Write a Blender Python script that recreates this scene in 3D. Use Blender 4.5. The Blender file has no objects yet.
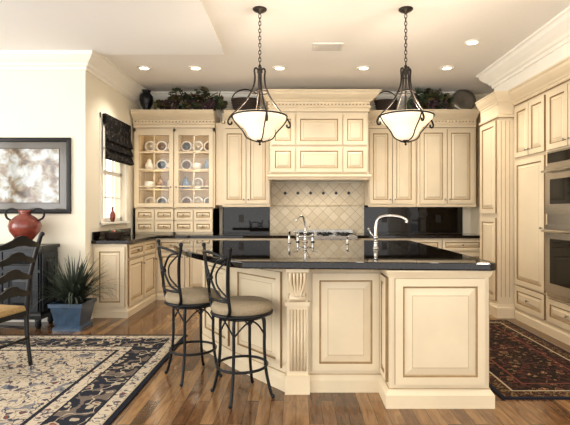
import bpy, bmesh, math, random
from mathutils import Vector, Matrix
random.seed(7)
C = bpy.context
D = bpy.data
rad = math.radians

# ------------------------------------------------------------------ materials
def lin(h):
    h = h.lstrip('#')
    r = []
    for i in (0, 2, 4):
        c = int(h[i:i+2], 16) / 255
        r.append(c/12.92 if c <= .04045 else ((c+.055)/1.055)**2.4)
    return (r[0], r[1], r[2], 1)

def newmat(name):
    m = D.materials.new(name); m.use_nodes = True
    nt = m.node_tree
    b = nt.nodes['Principled BSDF']
    return m, nt, b

def N(nt, t, **kw):
    n = nt.nodes.new(t)
    for k, v in kw.items():
        setattr(n, k, v)
    return n

def mk(name, col, rough=.5, metal=0, var=.06, scale=8, bump=0, emit=None, es=0, coat=0, spec=None, scl=(1,1,1)):
    m, nt, b = newmat(name)
    c = lin(col)
    tc = N(nt, 'ShaderNodeTexCoord'); mp = N(nt, 'ShaderNodeMapping')
    mp.inputs['Scale'].default_value = scl
    nz = N(nt, 'ShaderNodeTexNoise'); nz.inputs['Scale'].default_value = scale; nz.inputs['Detail'].default_value = 4
    nt.links.new(tc.outputs['Object'], mp.inputs[0]); nt.links.new(mp.outputs[0], nz.inputs['Vector'])
    r = N(nt, 'ShaderNodeValToRGB')
    r.color_ramp.elements[0].position = .3; r.color_ramp.elements[1].position = .7
    r.color_ramp.elements[0].color = tuple(max(0, x*(1-var)) for x in c[:3]) + (1,)
    r.color_ramp.elements[1].color = tuple(min(1, x*(1+var)) for x in c[:3]) + (1,)
    nt.links.new(nz.outputs['Fac'], r.inputs[0]); nt.links.new(r.outputs[0], b.inputs['Base Color'])
    b.inputs['Roughness'].default_value = rough; b.inputs['Metallic'].default_value = metal
    if spec is not None: b.inputs['Specular IOR Level'].default_value = spec
    if coat: b.inputs['Coat Weight'].default_value = coat; b.inputs['Coat Roughness'].default_value = .05
    if bump:
        bp = N(nt, 'ShaderNodeBump'); bp.inputs['Strength'].default_value = bump; bp.inputs['Distance'].default_value = .01
        nt.links.new(nz.outputs['Fac'], bp.inputs['Height']); nt.links.new(bp.outputs[0], b.inputs['Normal'])
    if emit:
        b.inputs['Emission Color'].default_value = lin(emit); b.inputs['Emission Strength'].default_value = es
    return m

CREAM = mk('cream_paint', '#E4D3B4', .4, var=.045, scale=3)
CREAM2 = mk('island_paint', '#E0CFAF', .4, var=.055, scale=3)
GLAZE = mk('glaze', '#8A6E47', .6, var=.15, scale=20)
GLAZE2 = mk('glaze_soft', '#B89F78', .6, var=.12, scale=20)
WALL = mk('wall_paint', '#F4ECD8', .8, var=.015, scale=2)
TRIM = mk('trim_white', '#F8F4E9', .5, var=.015)
CEIL = mk('ceiling_paint', '#F3EFE9', .9, var=.012, scale=40, bump=.05)
CEILD = mk('ceiling_dining_paint', '#FCFBF9', .9, var=.004)
IRON = mk('wrought_iron', '#121417', .4, .5, var=.2, scale=30)
BRONZE = mk('dark_bronze', '#2E2824', .4, .6, var=.2, scale=30)
CUSH = mk('cushion_fabric', '#93846B', .9, var=.12, scale=60, bump=.2)
STEEL = mk('stainless', '#B9B5AE', .25, .95, var=.05, scale=6, scl=(1,1,40))
CHROME = mk('brushed_nickel', '#C9C5BE', .15, 1, var=.03)
BGLASS = mk('oven_glass', '#08090A', .06, var=.1, spec=.3)
BLACK = mk('black_wood', '#101113', .3, var=.25, scale=10, spec=.35)
NAVY = mk('sideboard_paint', '#161C23', .35, var=.3, scale=8, spec=.35)
BLUEPOT = mk('blue_glaze', '#34495F', .3, var=.3, scale=14, coat=.3)
SOIL = mk('soil', '#2B2018', .95, var=.3, scale=40)
LEAF = mk('leaf', '#38452E', .5, var=.5, scale=12)
LEAFP = mk('plant_leaf', '#333D30', .5, var=.5, scale=9)
LEAFD = mk('dry_leaf', '#4F482A', .6, var=.5, scale=18)
VINE = mk('vine', '#4B3423', .8, var=.3, scale=30)
GRAPE = mk('grape', '#3C2530', .35, var=.3, scale=20)
REDV = mk('red_pottery', '#80372A', .25, var=.4, scale=9, coat=.4)
DARKW = mk('wicker', '#33261D', .8, var=.4, scale=60, bump=.4)
CHINA = mk('china', '#F2EFE6', .2, var=.02)
BLUECH = mk('blue_china', '#6F86A0', .25, var=.25, scale=30)
TERRA = mk('brown_china', '#8C6F55', .3, var=.25, scale=30)
PEWTER = mk('pewter', '#8A8378', .3, .7, var=.2)
CABIN = mk('cabinet_inside', '#CBB58E', .6, var=.03)
RUSH = mk('rush_seat', '#A98C5C', .85, var=.25, scale=50, bump=.3)
BULB = mk('lamp_lens', '#FFF6E4', .5, emit='#FFF1DC', es=7)
SHADE = mk('alabaster_glass', '#F6E8D2', .35, var=.08, scale=10, emit='#FFE6C2', es=.85)
VENT = mk('vent_metal', '#E5E0D8', .6, var=.02)
VENTD = mk('vent_dark', '#B9B4AB', .7, var=.02)

def granite():
    m, nt, b = newmat('black_granite')
    tc = N(nt, 'ShaderNodeTexCoord'); v = N(nt, 'ShaderNodeTexNoise'); v.inputs['Scale'].default_value = 90; v.inputs['Detail'].default_value = 6
    r = N(nt, 'ShaderNodeValToRGB'); e = r.color_ramp.elements
    e[0].position = .52; e[0].color = lin('#0C0908'); e[1].position = .75; e[1].color = lin('#3A2E25')
    nt.links.new(tc.outputs['Object'], v.inputs['Vector']); nt.links.new(v.outputs['Fac'], r.inputs[0]); nt.links.new(r.outputs[0], b.inputs['Base Color'])
    b.inputs['Roughness'].default_value = .035
    b.inputs['IOR'].default_value = 1.4
    b.inputs['Specular IOR Level'].default_value = .5
    return m
GRAN = granite()

def floor_mat():
    m, nt, b = newmat('hardwood')
    tc = N(nt, 'ShaderNodeTexCoord'); mp = N(nt, 'ShaderNodeMapping'); mp.inputs['Rotation'].default_value = (0, 0, rad(90))
    br = N(nt, 'ShaderNodeTexBrick'); br.offset = .37
    br.inputs['Color1'].default_value = (.12, .12, .12, 1); br.inputs['Color2'].default_value = (.88, .88, .88, 1); br.inputs['Mortar'].default_value = (.5, .5, .5, 1)
    br.inputs['Scale'].default_value = 1; br.inputs['Brick Width'].default_value = .9; br.inputs['Row Height'].default_value = .083
    br.inputs['Mortar Size'].default_value = .0015; br.inputs['Bias'].default_value = 0
    nt.links.new(tc.outputs['Object'], mp.inputs[0]); nt.links.new(mp.outputs[0], br.inputs['Vector'])
    mp2 = N(nt, 'ShaderNodeMapping'); mp2.inputs['Scale'].default_value = (9, 1.3, 1)
    nz = N(nt, 'ShaderNodeTexNoise'); nz.inputs['Scale'].default_value = 2.6; nz.inputs['Detail'].default_value = 9; nz.inputs['Distortion'].default_value = 1.2; nz.inputs['Roughness'].default_value = .65
    nt.links.new(tc.outputs['Object'], mp2.inputs[0]); nt.links.new(mp2.outputs[0], nz.inputs['Vector'])
    mx = N(nt, 'ShaderNodeMix', data_type='RGBA'); mx.inputs[0].default_value = .62
    nt.links.new(br.outputs['Color'], mx.inputs[6]); nt.links.new(nz.outputs['Fac'], mx.inputs[7])
    r = N(nt, 'ShaderNodeValToRGB'); e = r.color_ramp.elements
    e[0].position = .27; e[0].color = lin('#392518'); e[1].position = .74; e[1].color = lin('#9A754C')
    x = r.color_ramp.elements.new(.49); x.color = lin('#6B4B30')
    nt.links.new(mx.outputs[2], r.inputs[0])
    mm = N(nt, 'ShaderNodeMix', data_type='RGBA'); nt.links.new(br.outputs['Fac'], mm.inputs[0]); nt.links.new(r.outputs[0], mm.inputs[6]); mm.inputs[7].default_value = lin('#1E130C')
    nt.links.new(mm.outputs[2], b.inputs['Base Color'])
    b.inputs['Roughness'].default_value = .15
    return m
FLOOR = floor_mat()

def tile_mat():
    m, nt, b = newmat('travertine_tile')
    tc = N(nt, 'ShaderNodeTexCoord'); sp = N(nt, 'ShaderNodeSeparateXYZ'); cb = N(nt, 'ShaderNodeCombineXYZ')
    nt.links.new(tc.outputs['Object'], sp.inputs[0]); nt.links.new(sp.outputs[0], cb.inputs[0]); nt.links.new(sp.outputs[2], cb.inputs[1])
    mp = N(nt, 'ShaderNodeMapping'); mp.inputs['Rotation'].default_value = (0, 0, rad(45)); nt.links.new(cb.outputs[0], mp.inputs[0])
    br = N(nt, 'ShaderNodeTexBrick'); br.offset = 0
    br.inputs['Color1'].default_value = lin('#E2D4BA'); br.inputs['Color2'].default_value = lin('#D2C1A2'); br.inputs['Mortar'].default_value = lin('#B3A285')
    br.inputs['Scale'].default_value = 1; br.inputs['Brick Width'].default_value = .12; br.inputs['Row Height'].default_value = .12; br.inputs['Mortar Size'].default_value = .004
    nt.links.new(mp.outputs[0], br.inputs['Vector']); nt.links.new(br.outputs['Color'], b.inputs['Base Color'])
    b.inputs['Roughness'].default_value = .45
    return m
TILE = tile_mat()

def rug_mat(name, cols, scale=9, seed=0):
    m, nt, b = newmat(name)
    tc = N(nt, 'ShaderNodeTexCoord'); mp = N(nt, 'ShaderNodeMapping'); mp.inputs['Location'].default_value = (seed, seed*.7, 0)
    nt.links.new(tc.outputs['Object'], mp.inputs[0])
    nz = N(nt, 'ShaderNodeTexNoise'); nz.inputs['Scale'].default_value = scale*.9
    nt.links.new(mp.outputs[0], nz.inputs['Vector'])
    ad = N(nt, 'ShaderNodeMix', data_type='VECTOR'); ad.inputs[0].default_value = .10
    nt.links.new(mp.outputs[0], ad.inputs[4]); nt.links.new(nz.outputs['Color'], ad.inputs[5])
    v = N(nt, 'ShaderNodeTexVoronoi'); v.inputs['Scale'].default_value = scale; v.inputs['Randomness'].default_value = .7
    nt.links.new(ad.outputs[1], v.inputs['Vector'])
    r = N(nt, 'ShaderNodeValToRGB'); r.color_ramp.interpolation = 'CONSTANT'
    e = r.color_ramp.elements
    e[0].position = 0; e[0].color = lin(cols[0][1]); e[1].position = cols[1][0]; e[1].color = lin(cols[1][1])
    for p, c in cols[2:]:
        x = e.new(p); x.color = lin(c)
    nt.links.new(v.outputs['Distance'], r.inputs[0])
    n2 = N(nt, 'ShaderNodeTexNoise'); n2.inputs['Scale'].default_value = scale*.55; n2.inputs['Detail'].default_value = 2
    nt.links.new(mp.outputs[0], n2.inputs['Vector'])
    r2 = N(nt, 'ShaderNodeValToRGB'); r2.color_ramp.interpolation = 'CONSTANT'
    ee = r2.color_ramp.elements
    ee[0].color = (0, 0, 0, 1); ee[1].position = .485; ee[1].color = (1, 1, 1, 1); x = ee.new(.515); x.color = (0, 0, 0, 1)
    nt.links.new(n2.outputs['Fac'], r2.inputs[0])
    mx = N(nt, 'ShaderNodeMix', data_type='RGBA'); nt.links.new(r2.outputs[0], mx.inputs[0]); nt.links.new(r.outputs[0], mx.inputs[6]); mx.inputs[7].default_value = lin(cols[1][1])
    nt.links.new(mx.outputs[2], b.inputs['Base Color']); b.inputs['Roughness'].default_value = .95
    b.inputs['Specular IOR Level'].default_value = .1
    return m
R_FIELD = rug_mat('rug_field', [(0, '#7A463A'), (.17, '#44454F'), (.27, '#BFB29C'), (.47, '#87786A'), (.52, '#BFB29C'), (.68, '#77767A')], 12)
R_NAVY = rug_mat('rug_navy_border', [(0, '#7A463A'), (.15, '#ADA08A'), (.28, '#282A32'), (.5, '#282A32'), (.66, '#6E6259')], 10, 3)
R_CREAM = rug_mat('rug_cream_border', [(0, '#74443A'), (.2, '#54555E'), (.32, '#BFB29C'), (.6, '#BFB29C'), (.8, '#8F8372')], 18, 5)
R_DK = rug_mat('runner_field', [(0, '#A08458'), (.14, '#5A3028'), (.26, '#7C6746'), (.33, '#211A17'), (.7, '#3A2A22')], 15, 9)
R_DKB = rug_mat('runner_border', [(0, '#8A7048'), (.2, '#2B201C'), (.4, '#4A2E24'), (.6, '#74603F'), (.8, '#211A17')], 22, 2)

def art_mat():
    m, nt, b = newmat('picture_print')
    tc = N(nt, 'ShaderNodeTexCoord'); nz = N(nt, 'ShaderNodeTexNoise'); nz.inputs['Scale'].default_value = 8; nz.inputs['Detail'].default_value = 10; nz.inputs['Distortion'].default_value = .4
    nt.links.new(tc.outputs['Object'], nz.inputs['Vector'])
    r = N(nt, 'ShaderNodeValToRGB'); e = r.color_ramp.elements
    e[0].position = .32; e[0].color = lin('#3E3A32'); e[1].position = .66; e[1].color = lin('#D2D2CE')
    for p, c in ((.42, '#7A6450'), (.48, '#94907F'), (.54, '#A9AEB0')):
        x = e.new(p); x.color = lin(c)
    nt.links.new(nz.outputs['Fac'], r.inputs[0]); nt.links.new(r.outputs[0], b.inputs['Base Color']); b.inputs['Roughness'].default_value = .08
    return m
ART = art_mat()
MATBD = mk('picture_mat', '#555048', .15, var=.05)
SHADEF = rug_mat('roman_shade_fabric', [(0, '#5C5648'), (.14, '#3A352F'), (.25, '#171516'), (.6, '#131213'), (.8, '#1C191A')], 14, 1)

def glass_mat():
    m = D.materials.new('pane_glass'); m.use_nodes = True; nt = m.node_tree; nt.nodes.clear()
    o = N(nt, 'ShaderNodeOutputMaterial'); mx = N(nt, 'ShaderNodeMixShader'); t = N(nt, 'ShaderNodeBsdfTransparent'); g = N(nt, 'ShaderNodeBsdfGlossy')
    g.inputs['Roughness'].default_value = .03; mx.inputs[0].default_value = .04
    nt.links.new(t.outputs[0], mx.inputs[1]); nt.links.new(g.outputs[0], mx.inputs[2]); nt.links.new(mx.outputs[0], o.inputs[0])
    return m
GLASS = glass_mat()

# ------------------------------------------------------------------ mesh builder
class MB:
    def __init__(s, name):
        s.name = name; s.v = []; s.f = []; s.fm = []; s.sm = []; s.mats = []; s.M = Matrix.Identity(4)
    def mi(s, m):
        if m not in s.mats: s.mats.append(m)
        return s.mats.index(m)
    def add(s, vs, fs, m, smooth=False):
        o = len(s.v)
        for p in vs: s.v.append(tuple(s.M @ Vector(p)))
        k = s.mi(m)
        for f in fs:
            s.f.append([o+i for i in f]); s.fm.append(k); s.sm.append(smooth)
    def box(s, x0, x1, y0, y1, z0, z1, m):
        x0, x1 = min(x0, x1), max(x0, x1); y0, y1 = min(y0, y1), max(y0, y1)
        vs = [(x0,y0,z0),(x1,y0,z0),(x1,y1,z0),(x0,y1,z0),(x0,y0,z1),(x1,y0,z1),(x1,y1,z1),(x0,y1,z1)]
        s.add(vs, [(0,3,2,1),(4,5,6,7),(0,1,5,4),(1,2,6,5),(2,3,7,6),(3,0,4,7)], m)
    def prism(s, poly, z0, z1, m):
        n = len(poly)
        vs = [(x, y, z0) for x, y in poly] + [(x, y, z1) for x, y in poly]
        fs = [list(range(n))[::-1], list(range(n, 2*n))] + [(i, (i+1) % n, n+(i+1) % n, n+i) for i in range(n)]
        s.add(vs, fs, m)
    def slab(s, poly3, off, m):
        n = len(poly3); o = Vector(off)
        vs = [Vector(p) for p in poly3] + [Vector(p)+o for p in poly3]
        fs = [list(range(n))[::-1], list(range(n, 2*n))] + [(i, (i+1) % n, n+(i+1) % n, n+i) for i in range(n)]
        s.add(vs, fs, m)
    def lathe(s, c, prof, m, seg=24, sx=1, sy=1, smooth=True):
        vs = []; fs = []
        for r, z in prof:
            for i in range(seg):
                a = 2*math.pi*i/seg
                vs.append((c[0]+r*math.cos(a)*sx, c[1]+r*math.sin(a)*sy, c[2]+z))
        for j in range(len(prof)-1):
            for i in range(seg):
                k = (i+1) % seg
                fs.append((j*seg+i, j*seg+k, (j+1)*seg+k, (j+1)*seg+i))
        if prof[0][0] > 1e-4: fs.append(list(range(seg))[::-1])
        if prof[-1][0] > 1e-4: fs.append([(len(prof)-1)*seg+i for i in range(seg)])
        s.add(vs, fs, m, smooth)
    def tube(s, pts, r, m, seg=8, closed=False):
        pts = [Vector(p) for p in pts]; n = len(pts)
        rs = r if isinstance(r, (list, tuple)) else [r]*n
        def tan(i):
            if closed: return (pts[(i+1) % n]-pts[(i-1) % n]).normalized()
            return (pts[min(i+1, n-1)]-pts[max(i-1, 0)]).normalized()
        t = tan(0); up = Vector((0, 0, 1)) if abs(t.z) < .9 else Vector((1, 0, 0))
        a = t.cross(up).normalized(); vs = []; fs = []
        for i in range(n):
            t = tan(i); a = (a - t*a.dot(t)); a.normalize(); b = t.cross(a)
            for k in range(seg):
                q = 2*math.pi*k/seg
                vs.append(pts[i] + (a*math.cos(q)+b*math.sin(q))*rs[i])
        for i in range(n if closed else n-1):
            j = (i+1) % n
            for k in range(seg):
                l = (k+1) % seg
                fs.append((i*seg+k, i*seg+l, j*seg+l, j*seg+k))
        if not closed:
            fs.append(list(range(seg))[::-1]); fs.append([(n-1)*seg+k for k in range(seg)])
        s.add(vs, fs, m, True)
    def ring(s, c, R, r, m, seg=32, ts=8):
        s.tube([(c[0]+R*math.cos(2*math.pi*i/seg), c[1]+R*math.sin(2*math.pi*i/seg), c[2]) for i in range(seg)], r, m, ts, True)
    def sphere(s, c, r, m, seg=14, sz=1):
        k = 8
        s.lathe(c, [(max(1e-5, r*math.sin(math.pi*i/k)), -r*sz*math.cos(math.pi*i/k)) for i in range(k+1)], m, seg)
    def rloops(s, o, u, n, w, h, prof, mats, capm):
        o, u, n = Vector(o), Vector(u).normalized(), Vector(n).normalized(); z = Vector((0, 0, 1))
        L = []
        for ins, d in prof:
            L.append([o+u*ins+z*ins+n*d, o+u*(w-ins)+z*ins+n*d, o+u*(w-ins)+z*(h-ins)+n*d, o+u*ins+z*(h-ins)+n*d])
        for j in range(len(prof)-1):
            s.add(L[j]+L[j+1], [(i, (i+1) % 4, 4+(i+1) % 4, 4+i) for i in range(4)], mats[j])
        if capm: s.add(L[-1], [(0, 1, 2, 3)], capm)
    def door(s, o, u, n, w, h, m, a=.055, t=.02, g=.014, raise_=.03, glz=None, gs=None):
        glz = glz or GLAZE; gs = gs or GLAZE2
        a = min(a, w*.22, h*.25); rr = min(raise_, w*.12, h*.12)
        s.rloops(o, u, n, w, h, [(0, 0), (0, t), (a, t), (a+g*.6, t-.010), (a+g, t-.012), (a+g+rr, t-.001), (a+g+rr+.004, t-.001)], [glz, m, glz, gs, m, gs], m)
    def knob(s, p, n, m=None, r=.013):
        p = Vector(p); n = Vector(n).normalized()
        s.tube([p, p+n*.018, p+n*.02, p+n*.03, p+n*.034], [.005, .005, r, r, .004], m or PEWTER, 8)
    def mold(s, path, prof, m, closed=False, capends=True):
        n = len(path); P = [Vector((p[0], p[1])) for p in path]; offs = []
        for i in range(n):
            ds = []
            if i > 0 or closed: ds.append((P[i]-P[i-1]).normalized())
            if i < n-1 or closed: ds.append((P[(i+1) % n]-P[i]).normalized())
            ns = [Vector((d.y, -d.x)) for d in ds]
            if len(ns) == 1: offs.append(ns[0])
            else:
                b = (ns[0]+ns[1]).normalized(); offs.append(b/max(.3, b.dot(ns[0])))
        k = len(prof); vs = []
        for i in range(n):
            for o, z in prof:
                q = P[i]+offs[i]*o; vs.append((q.x, q.y, z))
        fs = []
        for i in range(n if closed else n-1):
            j = (i+1) % n
            for l in range(k):
                l2 = (l+1) % k
                fs.append((i*k+l, j*k+l, j*k+l2, i*k+l2))
        if not closed and capends:
            fs.append(list(range(k))); fs.append([(n-1)*k+l for l in range(k)][::-1])
        s.add(vs, fs, m)
    def done(s, bevel=0, parent=None, segs=2, recalc=True):
        me = D.meshes.new(s.name); me.from_pydata(s.v, [], s.f)
        for m in s.mats: me.materials.append(m)
        for p, k, sm in zip(me.polygons, s.fm, s.sm):
            p.material_index = k; p.use_smooth = sm
        if recalc:
            bm = bmesh.new(); bm.from_mesh(me); bmesh.ops.recalc_face_normals(bm, faces=bm.faces); bm.to_mesh(me); bm.free()
        ob = D.objects.new(s.name, me); C.collection.objects.link(ob)
        if bevel:
            md = ob.modifiers.new('bevel', 'BEVEL'); md.width = bevel; md.segments = segs; md.limit_method = 'ANGLE'; md.angle_limit = rad(50)
        if parent: ob.parent = parent
        return ob
def lamp(name, kind, e, loc, col=(1, .9, .76), parent=None, rot=None, **kw):
    l = D.lights.new(name, kind); l.energy = e; l.color = col
    for k, v in kw.items(): setattr(l, k, v)
    o = D.objects.new(name, l); C.collection.objects.link(o); o.location = loc
    if rot: o.rotation_euler = rot
    if parent: o.parent = parent
    return o

def crownprof(zt, h, d):
    return [(0, zt), (d, zt), (d, zt-h*.10), (d*.88, zt-h*.16), (d*.80, zt-h*.32), (d*.58, zt-h*.52), (d*.34, zt-h*.68), (d*.28, zt-h*.78), (d*.14, zt-h*.84), (d*.12, zt-h), (0, zt-h)]
def baseprof(h=.13, d=.018):
    return [(0, 0), (d, 0), (d, h*.75), (d*.6, h*.85), (d*.35, h), (0, h)]
def spline(pts, n=6, closed=False):
    P = [Vector(p) for p in pts]; out = []
    m = len(P)
    for i in range(m if closed else m-1):
        g = (lambda j: P[j % m]) if closed else (lambda j: P[max(0, min(m-1, j))])
        p0, p1, p2, p3 = g(i-1), g(i), g(i+1), g(i+2)
        for k in range(n):
            t = k/n
            out.append(.5*((2*p1)+(p2-p0)*t+(2*p0-5*p1+4*p2-p3)*t*t+(3*p1-p0-3*p2+p3)*t**3))
    if not closed: out.append(P[-1])
    return out

H = 3.12; XL = -2.44; YB = 7.1; YD = 5.21
XA = XL+.003; YA = YB-.003
# ------------------------------------------------------------------ shell
b = MB('floor'); b.box(-6.2, 3.6, -2.0, 7.3, -.1, 0, FLOOR); b.done()
b = MB('ceiling'); b.box(-6.2, 3.6, -2.0, 7.3, H, H+.1, CEIL); b.done()
b = MB('ceiling_dining'); b.box(-6.0, -.83, -2.0, YD, H-.03, H, CEILD); b.done()
b = MB('wall_back'); b.box(XL-.15, 3.3, YB, YB+.15, 0, H, WALL); b.done()
b = MB('wall_dining'); b.box(-6.0, XL, YD, YD+.15, 0, H, WALL); b.done()
WY0, WY1, WZ0, WZ1 = 5.66, 6.42, 1.14, 2.44
b = MB('wall_left')
b.box(XL-.15, XL, YD+.15, WY0, 0, H, WALL); b.box(XL-.15, XL, WY1, YB, 0, H, WALL)
b.box(XL-.15, XL, WY0, WY1, 0, WZ0, WALL); b.box(XL-.15, XL, WY0, WY1, WZ1, H, WALL); b.done()
b = MB('wall_right'); b.box(3.3, 3.42, -2.0, 7.1, 0, H, WALL); b.done()
b = MB('wall_side')
X = -6.0
for y0, y1 in ((-2, -1.6), (.6, 1.1), (3.3, YD+.15)): b.box(X-.15, X, y0, y1, 0, H, WALL)
for y0, y1 in ((-1.6, .6), (1.1, 3.3)):
    b.box(X-.15, X, y0, y1, 2.7, H, WALL); b.box(X-.15, X, y0, y1, 0, .3, WALL)
    for k in (1, 2): b.box(X-.1, X-.06, y0+(y1-y0)*k/3-.025, y0+(y1-y0)*k/3+.025, .3, 2.7, TRIM)
b.done()

b = MB('trim_crown'); b.mold([(-6, YD), (XL, YD), (XL, YB), (2.6, YB)], crownprof(H, .21, .17), TRIM); b.done()
b = MB('baseboard_dining'); b.mold([(-6, YD), (XL, YD), (XL, YD+.16)], baseprof(.15), TRIM); b.done()

b = MB('window_1')
t = .07
b.box(XL, XL+.02, WY0-t, WY0, WZ0-.05, WZ1+t, TRIM); b.box(XL, XL+.02, WY1, WY1+t, WZ0-.05, WZ1+t, TRIM)
b.box(XL, XL+.025, WY0-t, WY1+t, WZ1, WZ1+t, TRIM)
b.box(XL-.14, XL+.05, WY0-t, WY1+t, WZ0-.03, WZ0, TRIM)
xs = XL-.09
for y0, y1, z0, z1 in ((WY0, WY0+.04, WZ0, WZ1), (WY1-.04, WY1, WZ0, WZ1), (WY0, WY1, WZ0, WZ0+.05), (WY0, WY1, WZ1-.04, WZ1), (WY0, WY1, 1.76, 1.81)):
    b.box(xs, xs+.04, y0, y1, z0, z1, TRIM)
for i in (1, 2):
    y = WY0+(WY1-WY0)*i/3; b.box(xs+.01, xs+.03, y-.009, y+.009, WZ0, WZ1, TRIM)
for z in (1.46, 2.1): b.box(xs+.01, xs+.03, WY0, WY1, z-.009, z+.009, TRIM)
b.box(xs+.015, xs+.02, WY0+.02, WY1-.02, WZ0+.02, WZ1-.02, GLASS)
b.done()
b = MB('roman_shade')
zt = 2.5
pts = [(XL+.03, zt), (XL+.07, zt), (XL+.07, 2.3), (XL+.10, 2.17), (XL+.075, 2.16), (XL+.105, 2.06), (XL+.08, 2.05), (XL+.115, 1.95), (XL+.08, 1.93), (XL+.06, 1.93), (XL+.06, 2.3), (XL+.03, 2.4)]
y0, y1 = WY0-.05, WY1+.05
b.slab([(x, y0, z) for x, z in pts], (0, y1-y0, 0), SHADEF)
b.done()

def canlight(x, y, e=60):
    b = MB('recessed_light')
    b.lathe((x, y, H), [(.058, -.001), (.060, -.012), (.085, -.010), (.092, -.001)], TRIM, 24)
    b.lathe((x, y, H-.006), [(.0001, -.001), (.058, -.001), (.058, .003)], BULB, 24)
    ob = b.done()
    lamp('can_lamp', 'SPOT', e, (x, y, H-.03), (1, .91, .78), parent=ob, spot_size=rad(112), spot_blend=.7, shadow_soft_size=.06)
for p in ((-1.29, 5.78), (-.21, 5.78), (.87, 5.78), (1.94, 5.78), (1.92, 4.9), (.3, 2.4), (1.9, 2.6), (-1.95, 5.78)):
    canlight(*p)
b = MB('ceiling_vent'); b.box(.18, .52, 4.92, 5.14, H-.012, H, VENT)
for i in range(7): b.box(.205, .495, 4.945+i*.027, 4.955+i*.027, H-.016, H-.012, VENTD)
b.done()

# ------------------------------------------------------------------ back-run base cabinets
YF = 6.5
def frontdoors(b, x0, x1, z0, z1, n, y, m=CREAM, knobs='b', gap=.012):
    w = (x1-x0-gap*(n+1))/n
    for i in range(n):
        xa = x0+gap+i*(w+gap)
        b.door((xa, y, z0), (1, 0, 0), (0, -1, 0), w, z1-z0, m)
        if knobs:
            kx = xa+w-.03 if (i % 2 == 0 and n > 1) else xa+.03
            kz = z0+.06 if knobs == 'b' else (z1-.06 if knobs == 't' else (z0+z1)/2)
            if knobs == 'c': kx = xa+w/2
            b.knob((kx, y-.02, kz), (0, -1, 0))
b = MB('base_cabinet')
b.box(-2.025, -.02, YF, YA, .0, .888, CREAM)
b.mold([(-2.0, YF), (-.02, YF)], baseprof(.1), CREAM)
for x0, x1, n in ((-2.0, -1.2, 2), (-1.2, -.6, 1), (-.6, -.04, 1)):
    frontdoors(b, x0, x1, .13, .68, n, YF, knobs='t'); frontdoors(b, x0, x1, .71, .87, n, YF, knobs='c')
b.done()
b = MB('base_cabinet')
b.box(.90, 2.72, YF, YA, .0, .888, CREAM)
b.mold([(.90, YF), (2.72, YF)], baseprof(.1), CREAM)
for x0, x1, n in ((.92, 1.5, 1), (1.5, 2.1, 1), (2.1, 2.7, 1)):
    frontdoors(b, x0, x1, .13, .68, n, YF, knobs='t'); frontdoors(b, x0, x1, .71, .87, n, YF, knobs='c')
b.done()
b = MB('base_cabinet')
XF = -2.03; Y0 = 5.4
b.box(XA, XF, Y0, YA, 0, .888, CREAM)
b.mold([(XA, Y0), (XF, Y0), (XF, YF-.03)], baseprof(.1), CREAM)
b.door((XL+.03, Y0, .13), (1, 0, 0), (0, -1, 0), XF-XL-.05, .72, CREAM)
for ya, yb in ((5.43, 5.95), (5.96, 6.45)):
    b.door((XF, ya, .13), (0, 1, 0), (1, 0, 0), yb-ya-.01, .55, CREAM); b.knob((XF+.02, yb-.05, .6), (1, 0, 0))
    b.door((XF, ya, .71), (0, 1, 0), (1, 0, 0), yb-ya-.01, .16, CREAM); b.knob((XF+.02, (ya+yb)/2, .79), (1, 0, 0))
b.done()
b = MB('granite_countertop')
b.prism([(XA, 5.35), (-1.98, 5.35), (-1.98, 6.45), (-.01, 6.45), (-.01, YA), (XA, YA)], .889, .929, GRAN)
b.box(XA, XL+.02, 5.37, 6.6, .929, 1.03, GRAN)
b.done(bevel=.006)
b = MB('granite_countertop')
b.prism([(.89, 6.45), (2.74, 6.45), (2.74, YA), (.89, YA)], .889, .929, GRAN)
b.done(bevel=.006)
for xa, xb, outs in ((-1.15, -.412, (-.9,)), (1.072, 2.62, (1.35, 2.2))):
    b = MB('backsplash_granite')
    b.box(xa, xb, YB-.02, YA, .931, 1.365, GRAN)
    for x in outs: b.box(x, x+.08, YB-.028, YB-.02, 1.1, 1.22, BRONZE)
    b.done()
b = MB('backsplash_tile')
b.box(-.41, 1.07, YB-.02, YA, .931, 1.72, TILE)
for i in range(6):
    x = -.17+i*.2
    b.slab([(x, YB-.02, 1.532), (x+.03, YB-.02, 1.562), (x, YB-.02, 1.592), (x-.03, YB-.02, 1.562)], (0, -.006, 0), BLACK)
b.mold([(-.40, YB-.02), (1.06, YB-.02)], [(0, 1.36), (.02, 1.365), (.02, 1.385), (0, 1.39)], TILE)
b.done()

b = MB('range_stove')
b.box(.0, .88, 6.44, 7.06, .12, .92, STEEL); b.box(.02, .86, 6.5, 7.05, 0, .12, BLACK)
b.box(.0, .88, 7.0, 7.06, .92, .99, STEEL)
b.box(.06, .82, 6.425, 6.44, .25, .70, BGLASS)
b.tube([(.08, 6.39, .76), (.8, 6.39, .76)], .012, STEEL)
for x in (.1, .78): b.tube([(x, 6.44, .76), (x, 6.39, .76)], .008, STEEL)
for i in range(6):
    b.tube([(.1+i*.135, 6.44, .85), (.1+i*.135, 6.40, .85)], .022, BLACK, 12)
for i in range(3):
    x = .05+i*.28
    for k in range(4): b.tube([(x+k*.07, 6.5, .945), (x+k*.07, 6.96, .945)], .008, IRON, 6)
    for k in range(3): b.tube([(x, 6.52+k*.21, .945), (x+.21, 6.52+k*.21, .945)], .008, IRON, 6)
    for yy in (6.6, 6.85): b.lathe((x+.105, yy, .92), [(.05, 0), (.05, .01), (.03, .015)], IRON, 16)
b.done()

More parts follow.
